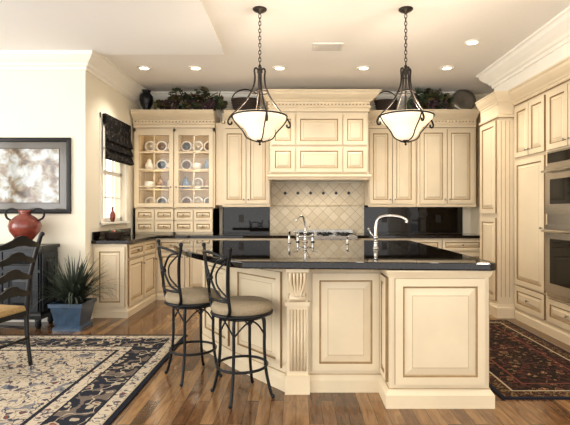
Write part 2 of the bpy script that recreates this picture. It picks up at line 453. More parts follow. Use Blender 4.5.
# ------------------------------------------------------------------ upper cabinets
YU = 6.72
def dentils(b, x0, x1, y, z, m=CREAM, step=.05):
    b.box(x0, x1, y+.004, y+.008, z-.004, z+.034, GLAZE)
    x = x0
    while x < x1-.02:
        b.box(x, x+.028, y-.022, y+.004, z, z+.03, m); x += step
def cornice(b, path, zt, h=.24, d=.14, m=CREAM):
    b.mold(path, crownprof(zt, h*.62, d), m)
    b.mold(path, [(0, zt-h*.62), (.022, zt-h*.62), (.022, zt-h*.72), (.03, zt-h*.74), (.03, zt-h*.8), (.012, zt-h*.82), (.012, zt-h), (0, zt-h)], m)
    b.mold(path, [(.012, zt-h*.62), (.026, zt-h*.62), (.026, zt-h*.66), (.012, zt-h*.66)], GLAZE)
    b.mold(path, [(0, zt-h-.006), (.014, zt-h-.006), (.014, zt-h), (0, zt-h)], GLAZE)
b = MB('china_cabinet')
x0, x1 = -2.41, -1.205; yF = 6.68; zb = .931
b.box(x0, x1, YB-.02, YA, zb, 2.52, CABIN)
b.box(x0, x0+.03, yF, YB-.02, zb, 2.52, CREAM); b.box(x1-.03, x1, yF, YB-.02, zb, 2.52, CREAM)
b.box((x0+x1)/2-.02, (x0+x1)/2+.02, yF, YB-.02, zb, 2.5, CREAM)
b.box(x0, x1, yF, YB-.02, zb, 1.32, CREAM)
b.box(x0, x1, yF, YB-.02, 2.46, 2.54, CREAM)
for z in (1.60, 1.88, 2.17): b.box(x0+.03, x1-.03, yF+.12, YB-.02, z, z+.016, CABIN)
frontdoors(b, x0+.02, x1-.02, .97, 1.13, 4, yF, knobs='c'); frontdoors(b, x0+.02, x1-.02, 1.145, 1.30, 4, yF, knobs='c')
w = (x1-x0-.07)/2
for i in range(2):
    xa = x0+.025+i*(w+.02); za = 1.335; hh = 1.125
    b.rloops((xa, yF, za), (1, 0, 0), (0, -1, 0), w, hh, [(0, 0), (0, .022), (.06, .022), (.066, .012), (.066, 0)], [GLAZE, CREAM, GLAZE, CREAM], None)
    b.box(xa+w/2-.009, xa+w/2+.009, yF-.016, yF-.004, za+.06, za+hh-.06, CREAM)
    for k in (1, 2, 3):
        zz = za+.06+(hh-.12)*k/4; b.box(xa+.06, xa+w-.06, yF-.016, yF-.004, zz-.009, zz+.009, CREAM)
    b.box(xa+.06, xa+w-.06, yF-.006, yF-.003, za+.06, za+hh-.06, GLASS)
    b.knob((xa+(w-.03 if i == 0 else .03), yF-.022, za+.3), (0, -1, 0))
cornice(b, [(x0, yF), (x1, yF)], 2.755, .24, .14)
dentils(b, x0, x1, yF-.02, 2.585)
b.box(x0, x1, yF, YA, 2.54, 2.74, CREAM)
hutch = b.done()
b = MB('china_dishes')
for i, sx in enumerate((-2.36, -1.80)):
    for k, z in enumerate((1.321, 1.617, 1.897, 2.187)):
        for j in range(3):
            cx = sx+.10+j*.175; cy = 6.93
            ty = (i+k+j) % 3
            mm = (CHINA, BLUECH, CHINA, TERRA)[(j+k*2+i*3) % 4]
            if k in (0, 3) or ty == 0:
                R = .095
                old = b.M; b.M = Matrix.Translation((cx, 7.0, z+R)) @ Matrix.Rotation(rad(80), 4, 'X')
                b.lathe((0, 0, 0), [(.0001, 0), (R*.6, .002), (R*.7, .01), (R, .018), (R, .021), (R*.68, .014)], CHINA, 24)
                b.lathe((0, 0, .0005), [(R*.68, .014), (R*.5, .007), (.0001, .006)], mm, 24)
                b.ring((0, 0, .021), R*.97, .003, BLUECH if j % 2 else TERRA, 24, 6); b.M = old
            elif ty == 1:
                for q in range(3):
                    b.lathe((cx, cy, z+q*.022), [(.03, 0), (.035, .01), (.065, .04), (.08, .07), (.075, .07), (.03, .02), (.0001, .015)], mm, 20)
            else:
                b.lathe((cx, cy, z), [(.035, 0), (.06, .05), (.062, .09), (.04, .13), (.03, .15), (.035, .17), (.01, .18), (.001, .2)], mm, 20)
                b.tube(spline([(cx+.055, cy, z+.11), (cx+.09, cy, z+.1), (cx+.085, cy, z+.05), (cx+.058, cy, z+.04)], 4), .007, mm, 6)
b.done(parent=hutch)
for x in (-2.1, -1.5):
    for zz in (2.40, 2.12, 1.55, 1.84):
        lamp('cabinet_puck_light', 'POINT', .8, (x, 6.75, zz), (1, .84, .62), parent=hutch, shadow_soft_size=.03)

b = MB('upper_kitchen_cabinet')
b.box(-1.2, -1.10, YU+.02, YA, 1.37, 2.6, CREAM)
b.box(-1.10, -.385, YU, YA, 1.37, 2.74, CREAM)
frontdoors(b, -1.10, -.385, 1.39, 2.49, 2, YU)
b.mold([(-1.10, YU), (-.385, YU)], [(0, 1.34), (.012, 1.34), (.018, 1.37), (0, 1.375)], CREAM)
cornice(b, [(-1.055, YU), (-.385, YU)], 2.755, .24, .14); dentils(b, -1.10, -.40, YU-.02, 2.585)
b.done()
b = MB('upper_kitchen_cabinet')
b.box(1.075, 1.80, YU, YA, 1.37, 2.74, CREAM)
frontdoors(b, 1.08, 1.79, 1.39, 2.49, 2, YU)
b.box(1.80, 2.66, YU-.06, YA, 1.37, 2.74, CREAM)
frontdoors(b, 1.82, 2.64, 1.39, 2.49, 2, YU-.06)
pth = [(1.075, YU), (1.80, YU), (1.80, YU-.06), (2.66, YU-.06)]
b.mold(pth, [(0, 1.34), (.012, 1.34), (.018, 1.37), (0, 1.375)], CREAM)
cornice(b, pth, 2.755, .24, .14)
dentils(b, 1.08, 1.80, YU-.02, 2.585); dentils(b, 1.82, 2.66, YU-.08, 2.585)
b.done()
b = MB('pantry_cabinet')
b.box(2.75, 3.28, 6.50, YA, 0, 2.74, CREAM)
frontdoors(b, 2.76, 3.27, .13, 1.33, 1, 6.5); frontdoors(b, 2.76, 3.27, 1.36, 2.49, 1, 6.5)
cornice(b, [(2.75, 6.5), (3.28, 6.5)], 2.755, .24, .12)
b.mold([(2.75, 6.5), (3.28, 6.5)], baseprof(.12), CREAM)
b.done()

b = MB('range_hood')
hx0, hx1, hy = -.375, 1.035, 6.44
b.box(hx0, hx1, hy, YB-.02, 1.84, 2.86, CREAM)
b.mold([(hx0, YB-.02), (hx0, hy), (hx1, hy), (hx1, YB-.02)], [(0, 1.725), (.02, 1.725), (.03, 1.74), (.03, 1.755), (.045, 1.77), (.045, 1.785), (.01, 1.81), (0, 1.85)], CREAM)
b.mold([(hx0, YB-.02), (hx0, hy), (hx1, hy), (hx1, YB-.02)], [(0, 1.806), (.017, 1.806), (.017, 1.812), (0, 1.812)], GLAZE)
b.box(hx0, hx1, hy, YB-.025, 1.74, 1.84, STEEL)
z1_, z2_, z3_ = 1.835, 2.215, 2.64
for xa, xb in ((hx0+.02, hx0+.36), (hx0+.38, hx1-.38), (hx1-.36, hx1-.02)):
    b.door((xa, hy, z1_), (1, 0, 0), (0, -1, 0), xb-xa, z2_-z1_-.02, CREAM)
    b.door((xa, hy, z2_+.01), (1, 0, 0), (0, -1, 0), xb-xa, z3_-z2_, CREAM)
pth = [(hx0, YA), (hx0, hy), (hx1, hy), (hx1, YA)]
cornice(b, pth, 2.98, .28, .16); dentils(b, hx0, hx1, hy-.02, 2.785)
b.box(hx0, hx1, hy, YA, 2.7, 2.96, CREAM)
hood = b.done()
for x in (.1, .56): lamp('tile_fill_spot', 'SPOT', 11, (x, 6.72, 1.735), (1, .92, .8), parent=hood, spot_size=rad(150), spot_blend=.8, shadow_soft_size=.05)  # added spots to brighten the backsplash tile, no visible fixtures

# ------------------------------------------------------------------ right side tall units
XR = 2.62
b = MB('oven_cabinet')
b.box(XR, 3.28, 3.0, 5.38, 0, 2.66, CREAM)
n = (-1, 0, 0); u = (0, -1, 0)
def rdoor(ya, yb, z0, z1, kn=None):
    b.door((XR, yb, z0), u, n, yb-ya, z1-z0, CREAM)
    if kn: b.knob((XR-.02, kn[0], kn[1]), n)
rdoor(5.045, 5.36, 1.91, 2.50, (5.07, 1.97)); rdoor(4.72, 5.035, 1.91, 2.50, (5.0, 1.97))
rdoor(4.72, 5.36, .42, 1.87, (4.75, 1.1)); rdoor(4.72, 5.36, .14, .40, (5.04, .27))
rdoor(4.31, 4.67, 1.91, 2.50, (4.34, 1.97)); rdoor(3.92, 4.30, 1.91, 2.50, (4.26, 1.97))
rdoor(3.92, 4.67, .14, .38, (4.3, .27))
rdoor(3.5, 3.9, .14, 2.5); rdoor(3.05, 3.48, .14, 2.5)
b.mold([(XR, 5.38), (XR, 3.0)], baseprof(.11), CREAM)
b.mold([(XR, 5.38), (XR, 3.0)], crownprof(2.70, .16, .12), CREAM)
b.mold([(XR, 5.38), (XR, 3.0)], [(0, 2.53), (.016, 2.53), (.016, 2.538), (0, 2.538)], GLAZE)
y = 3.0
while y < 5.36: b.box(XR-.022, XR, y, y+.028, 2.545, 2.57, CREAM); y += .05
b.box(XR, 3.28, 3.0, 5.95, 2.66, H-.002, TRIM)
b.done()
b = MB('trim_soffit_crown'); b.mold([(3.28, 5.95), (XR, 5.95), (XR, 3.0)], crownprof(H, .22, .17), TRIM); b.done()
b = MB('column_pilaster')
b.box(2.42, XR-.003, 5.385, 5.90, 0, 2.655, CREAM)
b.box(XR-.003, XR+.2, 5.385, 5.90, 0, 2.655, CREAM)
P3 = [(2.42, 5.90), (2.42, 5.385), (XR-.005, 5.385)]
b.mold(P3, baseprof(.16, .025), CREAM)
b.mold(P3, crownprof(2.70, .14, .07), CREAM)
b.mold(P3, [(0, 2.40), (.02, 2.40), (.025, 2.42), (0, 2.44)], CREAM)
b.mold(P3, [(0, 2.394), (.018, 2.394), (.018, 2.40), (0, 2.40)], GLAZE)
for z0, z1 in ((.2, 1.2), (1.25, 2.37)):
    b.door((2.42, 5.87, z0), (0, -1, 0), (-1, 0, 0), .45, z1-z0, CREAM)
for k in range(3):
    b.box(2.452+k*.05, 2.46+k*.05, 5.382, 5.386, .25, 2.36, GLAZE2)
b.done()
b = MB('double_wall_oven')
yo0, yo1 = 3.94, 4.66
b.box(XR-.02, XR-.001, yo0, yo1, .40, 1.89, STEEL)
for z0, z1 in ((1.25, 1.74), (.45, 1.14)):
    b.box(XR-.045, XR-.02, yo0+.01, yo1-.01, z0, z1, STEEL)
    b.box(XR-.05, XR-.045, yo0+.1, yo1-.1, z0+.1, z1-.14, BGLASS)
    b.tube([(XR-.10, yo0+.05, z1-.06), (XR-.10, yo1-.05, z1-.06)], .013, CHROME, 10)
    for yy in (yo0+.08, yo1-.08): b.tube([(XR-.045, yy, z1-.06), (XR-.10, yy, z1-.06)], .009, CHROME, 8)
b.box(XR-.03, XR-.02, yo0+.02, yo1-.02, 1.77, 1.87, BGLASS)
b.done(bevel=.003)

# ------------------------------------------------------------------ island
b = MB('kitchen_island')
body = [(-.06, 3.2), (.61, 3.2), (.61, 2.94), (1.26, 2.94), (1.26, 5.10), (-.92, 5.10), (-.88, 4.25), (-.52, 3.72)]
b.prism(body, 0, .893, CREAM2)
ip = [(-.92, 5.10), (-.88, 4.25), (-.52, 3.72), (-.06, 3.2), (.61, 3.2), (.61, 2.94), (1.26, 2.94), (1.26, 5.1)]
b.mold(ip, [(0, 0), (.028, 0), (.028, .085), (.018, .1), (.008, .115), (0, .12)], CREAM2)
b.mold(ip, [(0, .12), (.007, .12), (.007, .124), (0, .124)], GLAZE2)
b.mold(ip, [(0, .85), (.006, .85), (.02, .885), (.02, .893), (0, .893)], CREAM2)
kw = dict(a=.05, g=.014, raise_=.045, gs=GLAZE2)
b.door((.645, 2.94, .15), (1, 0, 0), (0, -1, 0), .585, .69, CREAM2, **kw)
b.door((.115, 3.2, .15), (1, 0, 0), (0, -1, 0), .475, .69, CREAM2, **kw)
b.door((.61, 3.17, .15), (0, -1, 0), (-1, 0, 0), .2, .69, CREAM2, a=.04)
for p, q in (((-.52, 3.72), (-.06, 3.2)), ((-.88, 4.25), (-.52, 3.72))):
    p = Vector(p); q = Vector(q); dd = (q-p).normalized(); L = (q-p).length; nn = Vector((dd.y, -dd.x))
    o = p+dd*.04
    b.door((o.x, o.y, .15), (dd.x, dd.y, 0), (nn.x, nn.y, 0), L-.1, .69, CREAM2, a=.05)
for ya, ln in ((2.98, .6), (3.62, .7), (4.36, .7)): b.door((1.26, ya, .15), (0, 1, 0), (1, 0, 0), ln, .69, CREAM2)
px0, px1, py = -.065, .085, 3.15
b.box(px0, px1, py, 3.21, .12, .62, CREAM2)
b.box(px0-.012, px1+.012, py-.015, 3.21, 0, .13, CREAM2)
b.box(px0-.012, px1+.012, py-.015, 3.21, .615, .645, CREAM2)
b.box(px0, px1, py, 3.21, .645, .893, CREAM2)
for k in range(5):
    xx = px0+.02+k*.0235
    b.box(xx, xx+.005, py-.002, py, .16, .59, GLAZE2); b.tube([(xx+.0145, py, .16), (xx+.0145, py, .59)], .009, CREAM2, 8)
# carved acanthus corbel
prof = spline([(0, .875), (-.09, .875), (-.108, .855), (-.105, .82), (-.08, .79), (-.06, .755), (-.05, .71), (-.048, .68), (-.03, .655), (0, .648)], 4)
cx0, cx1 = px0+.022, px1-.022; cm = (cx0+cx1)/2
b.slab([(cx0, py+q[0], q[1]) for q in prof], (cx1-cx0, 0, 0), CREAM2)
for sx in (cx0-.004, cx1+.004):   # side volutes
    for R_, yy, zz in ((.034, -.068, .835), (.02, -.03, .688)):
        b.tube([(sx, py+yy+R_*(1-.11*i)*math.cos(i*.9), zz+R_*(1-.11*i)*math.sin(i*.9)) for i in range(8)], .0055, GLAZE2, 6)
b.tube([(cx0-.006, py-.082, .842), (cx1+.006, py-.082, .842)], .034, CREAM2, 18)
b.tube([(cx0-.004, py-.042, .68), (cx1+.004, py-.042, .68)], .019, CREAM2, 14)
for i in range(5):    # leaf ribs fanning down
    f = (i-2)/2
    b.tube(spline([(cm+f*.046, py-.112, .862), (cm+f*.048, py-.113, .82), (cm+f*.042, py-.088, .775), (cm+f*.03, py-.070, .73), (cm+f*.014, py-.062, .69)], 4), [.009]*16+[.004], CREAM2, 8)
for i in range(4):
    f = (i-1.5)/2
    b.tube(spline([(cm+f*.046, py-.112, .86), (cm+f*.046, py-.114, .82), (cm+f*.04, py-.086, .775), (cm+f*.028, py-.068, .73), (cm+f*.012, py-.060, .695)], 4), .005, GLAZE, 6)
b.box(px0-.004, px1+.004, py-.125, py, .868, .893, CREAM2)
b.done()
rc = .06
arc1 = [(1.305-rc+rc*math.sin(a*math.pi/12), 2.885+rc-rc*math.cos(a*math.pi/12)) for a in range(7)]
top = [(-.36, 3.0)] + arc1 + [(1.305, 5.17)] + [(-1.2, 5.17)] + [(p.x, p.y) for p in spline([(-1.28, 5.1), (-1.25, 4.6), (-.98, 3.9), (-.66, 3.38), (-.46, 3.08)], 5)]
b = MB('island_countertop'); b.prism(top, .895, .945, GRAN); b.done(bevel=.009, segs=3)

def faucet(name, x, y, z0, hgt, reach, dirx, r=.012, bridge=False):
    b = MB(name)
    b.lathe((x, y, z0), [(.028, 0), (.028, .008), (.02, .02), (.017, .05), (.02, .06), (.014, .07)], CHROME, 16)
    d = Vector((dirx, -.25, 0)).normalized()
    P = Vector((x, y, z0))
    zz = Vector((0, 0, 1))
    pts = spline([P+zz*.06, P+zz*hgt*.6, P+zz*hgt*.9+d*.02, P+zz*hgt+d*reach*.35, P+zz*(hgt*.98)+d*reach*.75, P+zz*hgt*.88+d*reach, P+zz*hgt*.8+d*reach], 5)
    b.tube(pts, r, CHROME, 10)
    b.sphere(P+zz*.1, .022, CHROME)
    b.tube([P+zz*.1, P+zz*.12-d*.03, P+zz*.17-d*.06], [.008, .008, .006], CHROME, 8)
    b.sphere(P+zz*.175-d*.062, .011, CHROME)
    if bridge:
        for s in (-.08, .08):
            q = P+Vector((s, 0, 0))
            b.lathe(q, [(.022, 0), (.015, .02), (.013, .07), (.018, .08), (.001, .095)], CHROME, 12)
            b.tube([q+zz*.1, q+zz*.1+Vector((s*.6, -.02, .01))], .006, CHROME, 8)
        b.tube([P+Vector((-.08, 0, .06)), P+Vector((.08, 0, .06))], .009, CHROME, 8)
    return b.done()
faucet('gooseneck_faucet', .70, 3.95, .945, .29, .26, 1, .015)
faucet('bridge_faucet', .10, 4.85, .945, .28, .12, -.3, .012, True)
b = MB('soap_dispenser'); b.lathe((-.07, 4.7, .945), [(.018, 0), (.018, .01), (.011, .02), (.011, .12), (.015, .125), (.001, .13)], CHROME, 12); b.tube([(-.07, 4.7, 1.065), (-.06, 4.65, 1.075)], .005, CHROME, 8); b.done()
b = MB('soap_dispenser'); b.lathe((.52, 4.55, .945), [(.016, 0), (.016, .01), (.010, .02), (.010, .07), (.013, .075), (.001, .08)], CHROME, 12); b.tube([(.52, 4.55, 1.015), (.53, 4.5, 1.02)], .005, CHROME, 8); b.done()

# ------------------------------------------------------------------ bar stools
def stool(x, y, ang):
    b = MB('bar_stool')
    b.M = Matrix.Translation((x, y, 0)) @ Matrix.Rotation(ang, 4, 'Z')
    b.lathe((0, 0, .585), [(.0001, 0), (.19, 0), (.207, .012), (.213, .035), (.205, .058), (.17, .075), (.10, .083), (.0001, .086)], CUSH, 36)
    b.ring((0, 0, .583), .205, .013, IRON, 36, 8)
    b.ring((0, 0, .555), .15, .009, IRON, 32, 8)
    b.lathe((0, 0, .545), [(.06, 0), (.06, .03), (.10, .035), (.10, .04)], IRON, 20)
    for k in range(4):
        a = math.pi/4+k*math.pi/2; c, s_ = math.cos(a), math.sin(a)
        b.tube(spline([(0.02*c, .02*s_, .57), (.10*c, .10*s_, .57), (.155*c, .155*s_, .55), (.162*c, .162*s_, .45), (.162*c, .162*s_, .33), (.175*c, .175*s_, .18), (.205*c, .205*s_, .05), (.222*c, .222*s_, .008)], 5), .0115, IRON, 8)
        b.sphere((.224*c, .224*s_, .014), .014, IRON, 10)
        a2 = a+math.pi/2; c2, s2 = math.cos(a2), math.sin(a2); am = a+math.pi/4
        b.tube(spline([(.157*c, .157*s_, .44), (.145*math.cos(a+.4), .145*math.sin(a+.4), .51), (.14*math.cos(am), .14*math.sin(am), .54), (.145*math.cos(a2-.4), .145*math.sin(a2-.4), .51), (.157*c2, .157*s2, .44)], 5), .006, IRON, 6)
    b.ring((0, 0, .215), .174, .010, IRON, 36, 8)
    def bp(u, z):
        w = .17+.03*(z-.6)/.42
        lean = .05*(z-.6)/.42
        return Vector((u*w, -.205-lean+.05*u*u, z))
    for s_ in (-1, 1):
        b.tube(spline([(s_*.12, -.165, .585), bp(s_*.95, .63), bp(s_*.93, .75), bp(s_*1.0, .9), bp(s_*1.12, 1.0), bp(s_*1.15, 1.03)], 5), .0115, IRON, 8)
        b.sphere(bp(s_*1.15, 1.04), .016, IRON, 10)
        b.tube(spline([bp(-s_*.92, .70), bp(-s_*.45, .73), bp(0, .835), bp(s_*.55, .95), bp(s_*1.0, .975)], 6), .008, IRON, 8)
        b.tube(spline([bp(s_*.95, .71), bp(s_*.5, .78), bp(s_*.42, .835), bp(s_*.55, .89), bp(s_*.98, .96)], 5), .006, IRON, 6)
    b.sphere(bp(0, .835), .02, IRON, 10)
    b.tube([bp(u/8, .975+.035*(1-(u/8)**2)) for u in range(-8, 9)], .010, IRON, 8)
    b.tube([bp(u/8*.95, .69) for u in range(-8, 9)], .009, IRON, 8)
    b.done()
stool(-.375, 3.13, rad(-58)); stool(-.80, 3.50, rad(-54))

# ------------------------------------------------------------------ pendants
def pendant(x, y):
    b = MB('pendant_lamp')
    b.lathe((x, y, H), [(.065, 0), (.065, -.008), (.05, -.02), (.02, -.03), (.012, -.045)], BRONZE, 24)
    z = H-.045; top = 2.60; i = 0
    while z > top:
        L = .042
        pts = []
        for k in range(12):
            a = 2*math.pi*k/12; uu = .011*math.cos(a); vv = L*.5*math.sin(a)
            pts.append((x+(uu if i % 2 == 0 else 0), y+(uu if i % 2 else 0), z-L/2+vv))
        b.tube(pts, .0038, BRONZE, 6, True); z -= .033; i += 1
    b.lathe((x, y, 0), [(.004, 2.62), (.012, 2.60), (.008, 2.585), (.022, 2.57), (.028, 2.545), (.014, 2.525), (.010, 2.50), (.016, 2.49), (.010, 2.48), (.007, 2.22), (.02, 2.20), (.02, 2.12), (.001, 2.11)], BRONZE, 16)
    for k in range(4):
        a = k*math.pi/2+.3; c, s_ = math.cos(a), math.sin(a)
        prof = [(.012, 2.56), (.035, 2.58), (.05, 2.56), (.045, 2.50), (.055, 2.42), (.10, 2.32), (.165, 2.23), (.235, 2.16), (.27, 2.12), (.29, 2.08), (.28, 2.055), (.258, 2.06), (.256, 2.08)]
        b.tube(spline([(x+r*c, y+r*s_, zz) for r, zz in prof], 4), .0085, BRONZE, 8)
        prof = [(.26, 2.13), (.225, 2.075), (.16, 2.005), (.115, 1.94), (.02, 1.908)]
        b.tube(spline([(x+r*c, y+r*s_, zz) for r, zz in prof], 4), .006, BRONZE, 8)
    b.ring((x, y, 2.14), .248, .008, BRONZE, 36, 8)
    b.ring((x, y, 2.36), .075, .006, BRONZE, 24, 6)
    b.lathe((x, y, 0), [(.0001, 1.925), (.05, 1.927), (.08, 1.94), (.105, 1.97), (.125, 2.01), (.155, 2.045), (.20, 2.08), (.235, 2.115), (.248, 2.15), (.238, 2.15), (.222, 2.12), (.19, 2.09), (.145, 2.055), (.112, 2.015), (.09, 1.975), (.06, 1.95), (.0001, 1.94)], SHADE, 40)
    b.lathe((x, y, 0), [(.0001, 1.875), (.012, 1.885), (.006, 1.90), (.022, 1.915), (.03, 1.925), (.0001, 1.928)], BRONZE, 16)
    ob = b.done()
    lamp('pendant_bulb', 'POINT', 24, (x+.05, y, 2.18), (1, .88, .72), parent=ob, shadow_soft_size=.05)
pendant(-.33, 4.1); pendant(1.0, 4.1)

# ------------------------------------------------------------------ rugs
def rug(name, x0, x1, y0, y1, bands, field):
    b = MB(name)
    ins = 0
    z0, z1 = .001, .011
    b.box(x0, x1, y0, y1, z0, z1-.001, bands[0][1])
    for w, m in bands:
        a, c = ins, ins+w
        L1 = [(x0+a, y0+a, z1), (x1-a, y0+a, z1), (x1-a, y1-a, z1), (x0+a, y1-a, z1)]
        L2 = [(x0+c, y0+c, z1), (x1-c, y0+c, z1), (x1-c, y1-c, z1), (x0+c, y1-c, z1)]
        b.add(L1+L2, [(i, (i+1) % 4, 4+(i+1) % 4, 4+i) for i in range(4)], m); ins = c
    a = ins
    b.add([(x0+a, y0+a, z1), (x1-a, y0+a, z1), (x1-a, y1-a, z1), (x0+a, y1-a, z1)], [(0, 1, 2, 3)], field)
    b.done(recalc=False)
NVY = mk('rug_navy_plain', '#20222B', .95, var=.2, scale=60, spec=.1); RST = mk('rug_rust', '#6C3D31', .95, var=.2, scale=60, spec=.1); CRM = mk('rug_cream_plain', '#A89A7E', .95, var=.1, scale=60, spec=.1)
rug('area_rug', -4.6, -1.11, 1.7, 4.62, [(.04, NVY), (.012, CRM), (.09, R_CREAM), (.015, NVY), (.24, R_NAVY), (.015, NVY), (.09, R_CREAM), (.03, NVY)], R_FIELD)
rug('runner_rug', 1.40, 2.45, 3.05, 5.25, [(.03, NVY), (.09, R_DKB), (.015, CRM), (.12, R_DK), (.015, RST)], R_DK)

# ------------------------------------------------------------------ dining area
b = MB('sideboard')
x0, x1, y0, y1 = -4.3, -2.74, 4.82, 5.17
b.box(x0, x1, y0, y1, .14, .87, NAVY); b.box(x0-.03, x1+.03, y0-.03, y1, .87, .905, BLACK)
b.mold([(x0, y1), (x0, y0), (x1, y0), (x1, y1)], [(0, .12), (.02, .12), (.02, .16), (0, .19)], BLACK)
for i in range(4):
    xa = x0+.02+i*.385
    b.door((xa, y0, .2), (1, 0, 0), (0, -1, 0), .37, .42, NAVY, glz=BLACK, gs=BLACK); b.door((xa, y0, .65), (1, 0, 0), (0, -1, 0), .37, .19, NAVY, glz=BLACK, gs=BLACK)
    b.knob((xa+.185, y0-.02, .745), (0, -1, 0)); b.knob((xa+(.33 if i % 2 == 0 else .04), y0-.02, .45), (0, -1, 0))
b.door((x1, y0+.02, .2), (0, 1, 0), (1, 0, 0), .3, .62, NAVY, glz=BLACK, gs=BLACK)
for xx in (x0+.05, x1-.05):
    for yy in (y0+.05, y1-.05): b.lathe((xx, yy, 0), [(.02, 0), (.035, .04), (.03, .08), (.04, .14)], BLACK, 12)
b.done()
b = MB('pottery_ewer')
c = (-3.0, 4.98, .905)
b.lathe(c, [(.07, 0), (.075, .015), (.06, .03), (.10, .08), (.15, .15), (.165, .21), (.15, .265), (.10, .31), (.06, .335), (.055, .36), (.075, .385), (.065, .385), (.045, .36), (.001, .34)], REDV, 32)
for s in (-1, 1):
    b.tube(spline([(c[0]+s*.06, c[1], c[2]+.36), (c[0]+s*.14, c[1], c[2]+.40), (c[0]+s*.21, c[1], c[2]+.37), (c[0]+s*.20, c[1], c[2]+.30), (c[0]+s*.135, c[1], c[2]+.265)], 5), .012, IRON, 8)
b.done()
b = MB('framed_picture')
xa, xb, za, zb = -3.86, -2.60, 1.25, 2.125; yp = YD-.002
b.rloops((xa, yp, za), (1, 0, 0), (0, -1, 0), xb-xa, zb-za, [(0, 0), (0, .03), (.015, .035), (.045, .025), (.05, .012)], [BLACK, BLACK, BLACK, BRONZE], MATBD)
b.rloops((xa+.13, yp-.0125, za+.12), (1, 0, 0), (0, -1, 0), xb-xa-.26, zb-za-.24, [(0, 0), (0, .002), (.008, .002)], [BRONZE, BRONZE], ART)
b.done()
b = MB('potted_plant')
pc = (-2.44, 4.93)
def sq(w, z): return [(pc[0]-w, pc[1]-w, z), (pc[0]+w, pc[1]-w, z), (pc[0]+w, pc[1]+w, z), (pc[0]-w, pc[1]+w, z)]
pf = [(.15, 0), (.15, .03), (.125, .05), (.13, .06), (.165, .25), (.18, .255), (.18, .295), (.16, .295), (.155, .265)]
for i in range(len(pf)-1):
    b.add(sq(*pf[i])+sq(*pf[i+1]), [(k, (k+1) % 4, 4+(k+1) % 4, 4+k) for k in range(4)], BLUEPOT)
b.add(sq(.15, 0), [(3, 2, 1, 0)], BLUEPOT); b.add(sq(.155, .265), [(0, 1, 2, 3)], SOIL)
for i in range(300):
    a = random.uniform(0, 2*math.pi); L = random.uniform(.36, .64); sp = random.uniform(.3, 1.9)
    r0 = random.uniform(0, .07); base = Vector((pc[0]+r0*math.cos(a), pc[1]+r0*math.sin(a), .265))
    w0 = random.uniform(.007, .012); vs = []
    side = Vector((-math.sin(a), math.cos(a), 0)); seg = 7; p = base.copy(); el = rad(88)-sp*.5
    for k in range(seg+1):
        t_ = k/seg; w_ = w0*(1-t_**2)+.0008
        vs += [p-side*w_, p+side*w_]
        el -= sp*.22*t_*1.2
        p = p+Vector((math.cos(a)*math.cos(el), math.sin(a)*math.cos(el), math.sin(el)))*L/seg
        if p.y > 5.19: p.y = 5.19
        if p.x < -2.7 and p.y > 4.77 and p.z < .92: p.x = -2.7
    b.add(vs, [(2*k, 2*k+1, 2*k+3, 2*k+2) for k in range(seg)], LEAFP, True)
b.done(recalc=False)

def chair(x, y, ang):
    b = MB('dining_chair'); b.M = Matrix.Translation((x, y, .0145)) @ Matrix.Rotation(ang, 4, 'Z')
    hw = .21
    for s in (-1, 1):
        b.tube(spline([(s*hw*.92, -.24, 0), (s*hw*.95, -.20, .25), (s*hw, -.19, .46), (s*(hw+.005), -.22, .75), (s*(hw+.015), -.30, 1.04), (s*(hw+.018), -.315, 1.07)], 5), [.016]*5+[.018]*5+[.02]*5+[.018]*5+[.016]*5+[.012], BLACK, 8)
        b.sphere((s*(hw+.018), -.317, 1.075), .02, BLACK, 10)
        b.lathe((s*.225, .20, 0), [(.012, 0), (.02, .02), (.014, .05), (.022, .12), (.024, .3), (.018, .34), (.026, .38), (.026, .46)], BLACK, 12)
        for z in (.17, .30): b.tube([(s*.205, -.20, z), (s*.222, .20, z)], .011, BLACK, 8)
    for z in (.2, .32): b.tube([(-.225, .20, z), (.225, .20, z)], .011, BLACK, 8)
    b.tube([(-.20, -.21, .22), (.20, -.21, .22)], .011, BLACK, 8)
    for zc, yy in ((.60, -.203), (.735, -.218), (.87, -.25), (1.0, -.288)):
        top = []; bot = []
        for k in range(17):
            u_ = -1+k/8; xx = u_*(hw+.003); yb = yy-.03*(1-u_*u_)
            wv = .022*math.cos(u_*math.pi) + (.012 if abs(u_) < .3 else 0)
            hh = .028+.012*(1-abs(u_))
            top.append((xx, yb, zc+hh+wv)); bot.append((xx, yb, zc-hh*.6+wv*.5))
        n_ = 17; vs = top+bot+[(p[0], p[1]-.014, p[2]) for p in top]+[(p[0], p[1]-.014, p[2]) for p in bot]
        fs = []
        for k in range(n_-1):
            fs += [(k, k+1, n_+k+1, n_+k), (2*n_+k, 3*n_+k, 3*n_+k+1, 2*n_+k+1), (k, 2*n_+k, 2*n_+k+1, k+1), (n_+k, n_+k+1, 3*n_+k+1, 3*n_+k)]
        b.add(vs, fs, BLACK, False)
    b.prism([(-.205, -.20), (.205, -.20), (.24, .225), (-.24, .225)], .405, .445, BLACK)
    pl = [(-.20, -.195), (.20, -.195), (.235, .225), (-.235, .225)]
    def inset(k, z): return [(p[0]*k, (p[1]-.015)*k+.015, z) for p in pl]
    L = [inset(1, .445), inset(1.0, .465), inset(.93, .485), inset(.6, .495)]
    for i in range(3): b.add(L[i]+L[i+1], [(k, (k+1) % 4, 4+(k+1) % 4, 4+k) for k in range(4)], RUSH)
    b.add(L[3], [(0, 1, 2, 3)], RUSH)
    b.done()
chair(-2.45, 3.55, rad(80))

